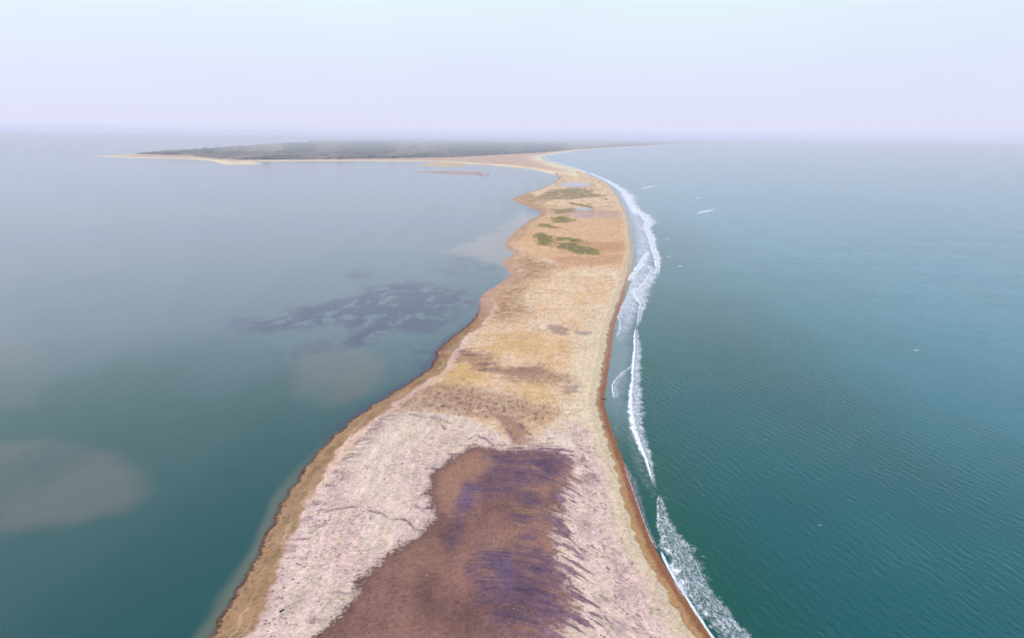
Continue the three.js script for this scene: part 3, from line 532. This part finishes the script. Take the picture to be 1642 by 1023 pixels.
function grass(pts, label, kind, gap, seed, cover = 0.0) {
  const p = pts, q = rng(seed), out = [], area = (p.box[1] - p.box[0]) * (p.box[3] - p.box[2]), n = Math.min(9000, Math.round(area / (gap * gap)));
  for (let k = 0; k < n; k++) {
    const x = p.box[0] + (p.box[1] - p.box[0]) * q(), z = p.box[2] + (p.box[3] - p.box[2]) * q(), d = sdf(p, x, z) + 9 * fbm(x * 0.09, z * 0.05, 3) - 2;
    if (d > 0 || fbm(x * 0.07 + seed, z * 0.04, 3) < cover - 0.5 || fbm(x * 0.16, z * 0.08 + seed, 2) < -0.3 + smooth(-6, 0, d) * 0.4) continue;
    const [y] = onSand(x, z);
    out.push([x, y, z, gap * (0.6 + 0.5 * q()), q() * 6.283, 0.8 / gap * (0.7 + 0.6 * q()) * (kind === dry ? 0.8 : 1), smooth(-9, -1, d)]);
    
  }
  scatter('grass_patch', { label, category: 'grass' }, kind, grassMat, out);
}
grass(MEADOW[0], 'dark green grass patch at the left end of the largest clump', green, 1.3, 71);
grass(MEADOW[1], 'thin ragged green grass strip above the gap in the largest clump', green, 1.4, 72, 0.35);
grass(MEADOW[2], 'long dark green grass patch slanting right in the largest clump', green, 1.3, 73);
grass(MEADOW[3], 'narrow olive grass patch just beyond the largest clump', green, 1.6, 74, 0.15);
grass(MEADOW[4], 'olive grass patch left of the middle of the far spit', green, 1.8, 75, 0.25);
grass(MEADOW[5], 'brownish dry grass patch left of the small bluish pool', dry, 2.2, 76, 0.3);
grass(MEADOW[6], 'thin dark grass strip behind the small bluish pool', green, 2.0, 77, 0.2);
grass(MEADOW[7], 'wide band of dry olive grass across the far spit', dry, 2.6, 78, 0.32);
grass(MEADOW[8], 'farthest faint dry grass strip near the farthest tidal pool', dry, 3.2, 79, 0.4);

function clump(seed, h) {                    // a low ragged heap of weed or twigs
  const g = new THREE.IcosahedronGeometry(0.5, 1), p = g.attributes.position, q = rng(seed);
  const bump = {};
  for (let k = 0; k < p.count; k++) { const key = [p.getX(k), p.getY(k), p.getZ(k)].map(v => v.toFixed(3)).join(); const s = bump[key] ??= 0.55 + 0.8 * q(); p.setXYZ(k, p.getX(k) * s * 1.25, p.getY(k) * s * h, p.getZ(k) * s); }
  g.computeVertexNormals();
  return g;
}
{
  const q = rng(91), out = [], wr = [];
  for (let k = 0; k < 26000; k++) {          // dark specks on the crusts and the beach
    const w = 100 + 380 * Math.pow(q(), 1.3), l = xL(w), r = xR(w), x = l + (r - l) * q(), z = -w, [y, s] = onSand(x, z);
    if (s[0] < 10 || s[1] < 9) continue;
    const m = near(MUD, x, z, 5) ? sdf(MUD, x, z) : 50;
    if (m < 1 && q() > 0.03) continue;
    if (1.3 * noise(x * 0.07, z * 0.05) + 0.6 * noise(x * 0.3, z * 0.3) + 0.7 * q() < 0.55) continue;
    out.push([x, y, z, 0.1 + 0.6 * Math.pow(q(), 6) + 0.0004 * w, q() * 6.283, 0.6]);
  }
  scatter('beach_debris', { label: 'small dark specks of dry weed strewn over the sand spit', category: 'debris' }, clump(3, 0.5), new THREE.MeshStandardMaterial({ name: 'dry_weed', color: new THREE.Color(0.17, 0.115, 0.105), roughness: 0.95 }), out);
  for (let k = 0; k < 9000; k++) {
    const w = 95 + 380 * q(), z = -w, e = 0.5, sl = (xL0(w + e) - xL0(w - e)) / (2 * e), off = 0.5 + 0.8 * (q() + q() - 1) + 0.5 * noise(w * 0.3, 6) + (q() > 0.8 ? 3.5 * q() : 0), x = xL(w) + off * Math.sqrt(1 + sl * sl), [y] = onSand(x, z);
    if (noise(w * 0.22, 9) + 0.5 * noise(w * 0.7, 2) < -0.35) continue;
    wr.push([x, y, z, 0.18 + 0.4 * q() * q(), q() * 6.283, 0.7]);
  }
  scatter('seaweed_wrack', { label: 'dark brown line of washed up seaweed along the lagoon shore', category: 'seaweed' }, clump(8, 0.45), new THREE.MeshStandardMaterial({ name: 'wet_weed', color: new THREE.Color(0.055, 0.03, 0.022), roughness: 0.7 }), wr);
}

// ---------------------------------------------------------------- driftwood and boats
const barkMat = new THREE.MeshStandardMaterial({ name: 'driftwood', color: new THREE.Color(0.045, 0.03, 0.024), roughness: 0.9 });
function driftwood(px, py, len, thick, turn, label) {
  const q = rng(Math.round(px * 7 + py)), [x, z] = at(px, py), [y] = onSand(x, z), o = new THREE.Group();
  const pts = []; for (let k = 0; k <= 5; k++) pts.push(new THREE.Vector3((k / 5 - 0.5) * len, thick * 0.35 + 0.1 * thick * q(), (q() - 0.5) * len * 0.07));
  const path = new THREE.CatmullRomCurve3(pts), g = new THREE.TubeGeometry(path, 16, thick / 2, 9), p = g.attributes.position;
  for (let i = 0; i <= 16; i++) { const c = path.getPointAt(i / 16), s = 1.05 - 0.5 * (i / 16); for (let j = 0; j <= 9; j++) { const k = i * 10 + j, v = new THREE.Vector3().fromBufferAttribute(p, k).sub(c).multiplyScalar(s * (0.9 + 0.15 * noise(i * 0.8, (j % 9) * 1.3))).add(c); p.setXYZ(k, v.x, v.y, v.z); } }
  g.computeVertexNormals();
  const caps = [0, 1].map(e => { const b = new THREE.SphereGeometry(thick / 2 * (e ? 0.56 : 1), 9, 6); b.scale(0.4, 1, 1); const c = path.getPointAt(e); b.translate(c.x, c.y, c.z); return b; });
  const trunk = new THREE.Mesh(mergeGeometries([g, ...caps]), barkMat); trunk.name = 'trunk'; o.add(trunk);
  for (const [t, a] of [[0.55, 0.8], [0.75, -0.7]]) {
    const c = path.getPointAt(t), b = new THREE.CylinderGeometry(thick * 0.08, thick * 0.17, len * 0.28, 7); b.translate(0, len * 0.14, 0); b.rotateX(1.2 * Math.sign(a)); b.rotateY(-0.5 * a); b.translate(c.x, c.y, c.z);
    const m = new THREE.Mesh(b, barkMat); m.name = 'branch'; o.add(m);
  }
  o.position.set(x, y, z); o.rotation.y = turn;
  top(o, 'driftwood_log', { label, category: 'driftwood' });
}
driftwood(968, 640.5, 2.4, 0.55, 0.05, 'brown driftwood log lying across the narrow wet beach');
driftwood(452, 986, 1.35, 0.42, 0.95, 'short dark driftwood log on the white crust at the near left');
driftwood(969, 686, 1.6, 0.45, -0.9, 'dark driftwood piece at the edge of the dry sand below the beach log');
driftwood(973.5, 321, 7.5, 2.0, 0.5, 'dark driftwood heap on the far beach beside the surf band');
const hullMat = new THREE.MeshStandardMaterial({ name: 'dark_boat_paint', color: new THREE.Color(0.05, 0.045, 0.045), roughness: 0.6 }), woodMat = new THREE.MeshStandardMaterial({ name: 'boat_wood', color: new THREE.Color(0.16, 0.11, 0.08), roughness: 0.8 });
function boat(px, py, len, turn, label) {
  const [x, z] = at(px, py), o = new THREE.Group(), n = 22, m = 8, pos = [], idx = [], rail = [[], []];
  const half = (t) => 0.16 * len * Math.pow(Math.sin(Math.PI * clamp(0.1 + 0.9 * t)), 0.75) * (t > 0.985 ? 0.1 : 1), sheer = (t) => 0.75 + 0.55 * Math.pow(Math.abs(t - 0.4) * 1.5, 2.2);
  for (const inner of [0, 1]) for (let i = 0; i <= n; i++) for (let j = 0; j <= m; j++) {
    const t = i / n, a = Math.PI * j / m, b = Math.max(0.02, half(t) - inner * 0.06), d = sheer(t) + 0.25;
    pos.push((t - 0.5) * len, sheer(t) - (d - inner * 0.12) * Math.pow(Math.sin(a), 0.6), -Math.cos(a) * b);
    if (inner && j === 0) rail[0].push(new THREE.Vector3((t - 0.5) * len, sheer(t) + 0.02, -half(t) + 0.02));
    if (inner && j === m) rail[1].push(new THREE.Vector3((t - 0.5) * len, sheer(t) + 0.02, half(t) - 0.02));
  }
  for (const inner of [0, 1]) for (let i = 0; i < n; i++) for (let j = 0; j < m; j++) { const k = inner * (n + 1) * (m + 1) + i * (m + 1) + j, a = k, b = k + 1, c = k + m + 1, d = c + 1; inner ? idx.push(a, c, b, b, c, d) : idx.push(a, b, c, b, d, c); }
  const g = new THREE.BufferGeometry(); g.setAttribute('position', new THREE.Float32BufferAttribute(pos, 3)); g.setIndex(idx); g.computeVertexNormals();
  const part = (name, geo, mat) => { const q = new THREE.Mesh(geo, mat); q.name = name; o.add(q); };
  part('hull', g, hullMat);
  for (const r of rail) part('gunwale', new THREE.TubeGeometry(new THREE.CatmullRomCurve3(r), 30, 0.06, 6), woodMat);
  for (const t of [0.3, 0.5, 0.7]) { const b = new THREE.BoxGeometry(0.3, 0.06, half(t) * 1.85); b.translate((t - 0.5) * len, sheer(t) - 0.2, 0); part('thwart', b, woodMat); }
  o.position.set(x, -0.05, z); o.rotation.y = turn;
  top(o, 'fishing_boat', { label, category: 'boat' });
}
boat(771.5, 281.6, 8.5, 0.15, 'small dark boat on the water at the right end of the long sandbar');
boat(783, 281.8, 7.5, -0.3, 'dark boat farthest right, off the tip of the long sandbar');

// lone whitecaps out at sea
const caps = [[1120, 317, 9, 'small whitecap on the far sea above the long one'], [1132, 338.5, 34, 'long thin whitecap on the far sea'], [1040, 300, 26, 'thin whitecap beside the far surf band'], [1073, 412, 6, 'small whitecap just seaward of the slanting foam bar'], [1091, 427, 7, 'tiny bright whitecap farthest seaward of the slanting foam bar'], [1470, 562, 9, 'lone bright whitecap in the middle of the right hand sea'], [1315, 843, 6, 'tiny whitecap on the dark near sea'], [1128, 893, 5, 'tiny bright whitecap seaward of the broad lacy breaker'], [1070, 383, 6, 'tiny whitecap seaward of the outer white crest']];
caps.forEach(([x, y, n, label], k) => foam('whitecap', label, [[x - n / 2, y + n * 0.16, 1, 1.5], [x, y, 2 + n / 5, 2 + n / 4], [x + n / 2, y - n * 0.1, 1, 1.5]], { cols: 20, step: Math.max(0.15, at(x, y)[1] / -2500), dense: 0.9, solid: 0.3, ridge: 0.35, seed: 61 + k * 5, scale: Math.max(0.6, -at(x, y)[1] / 400), strength: 0.55, group: 'whitecaps out on the sea' }));

renderer.render(scene, camera);
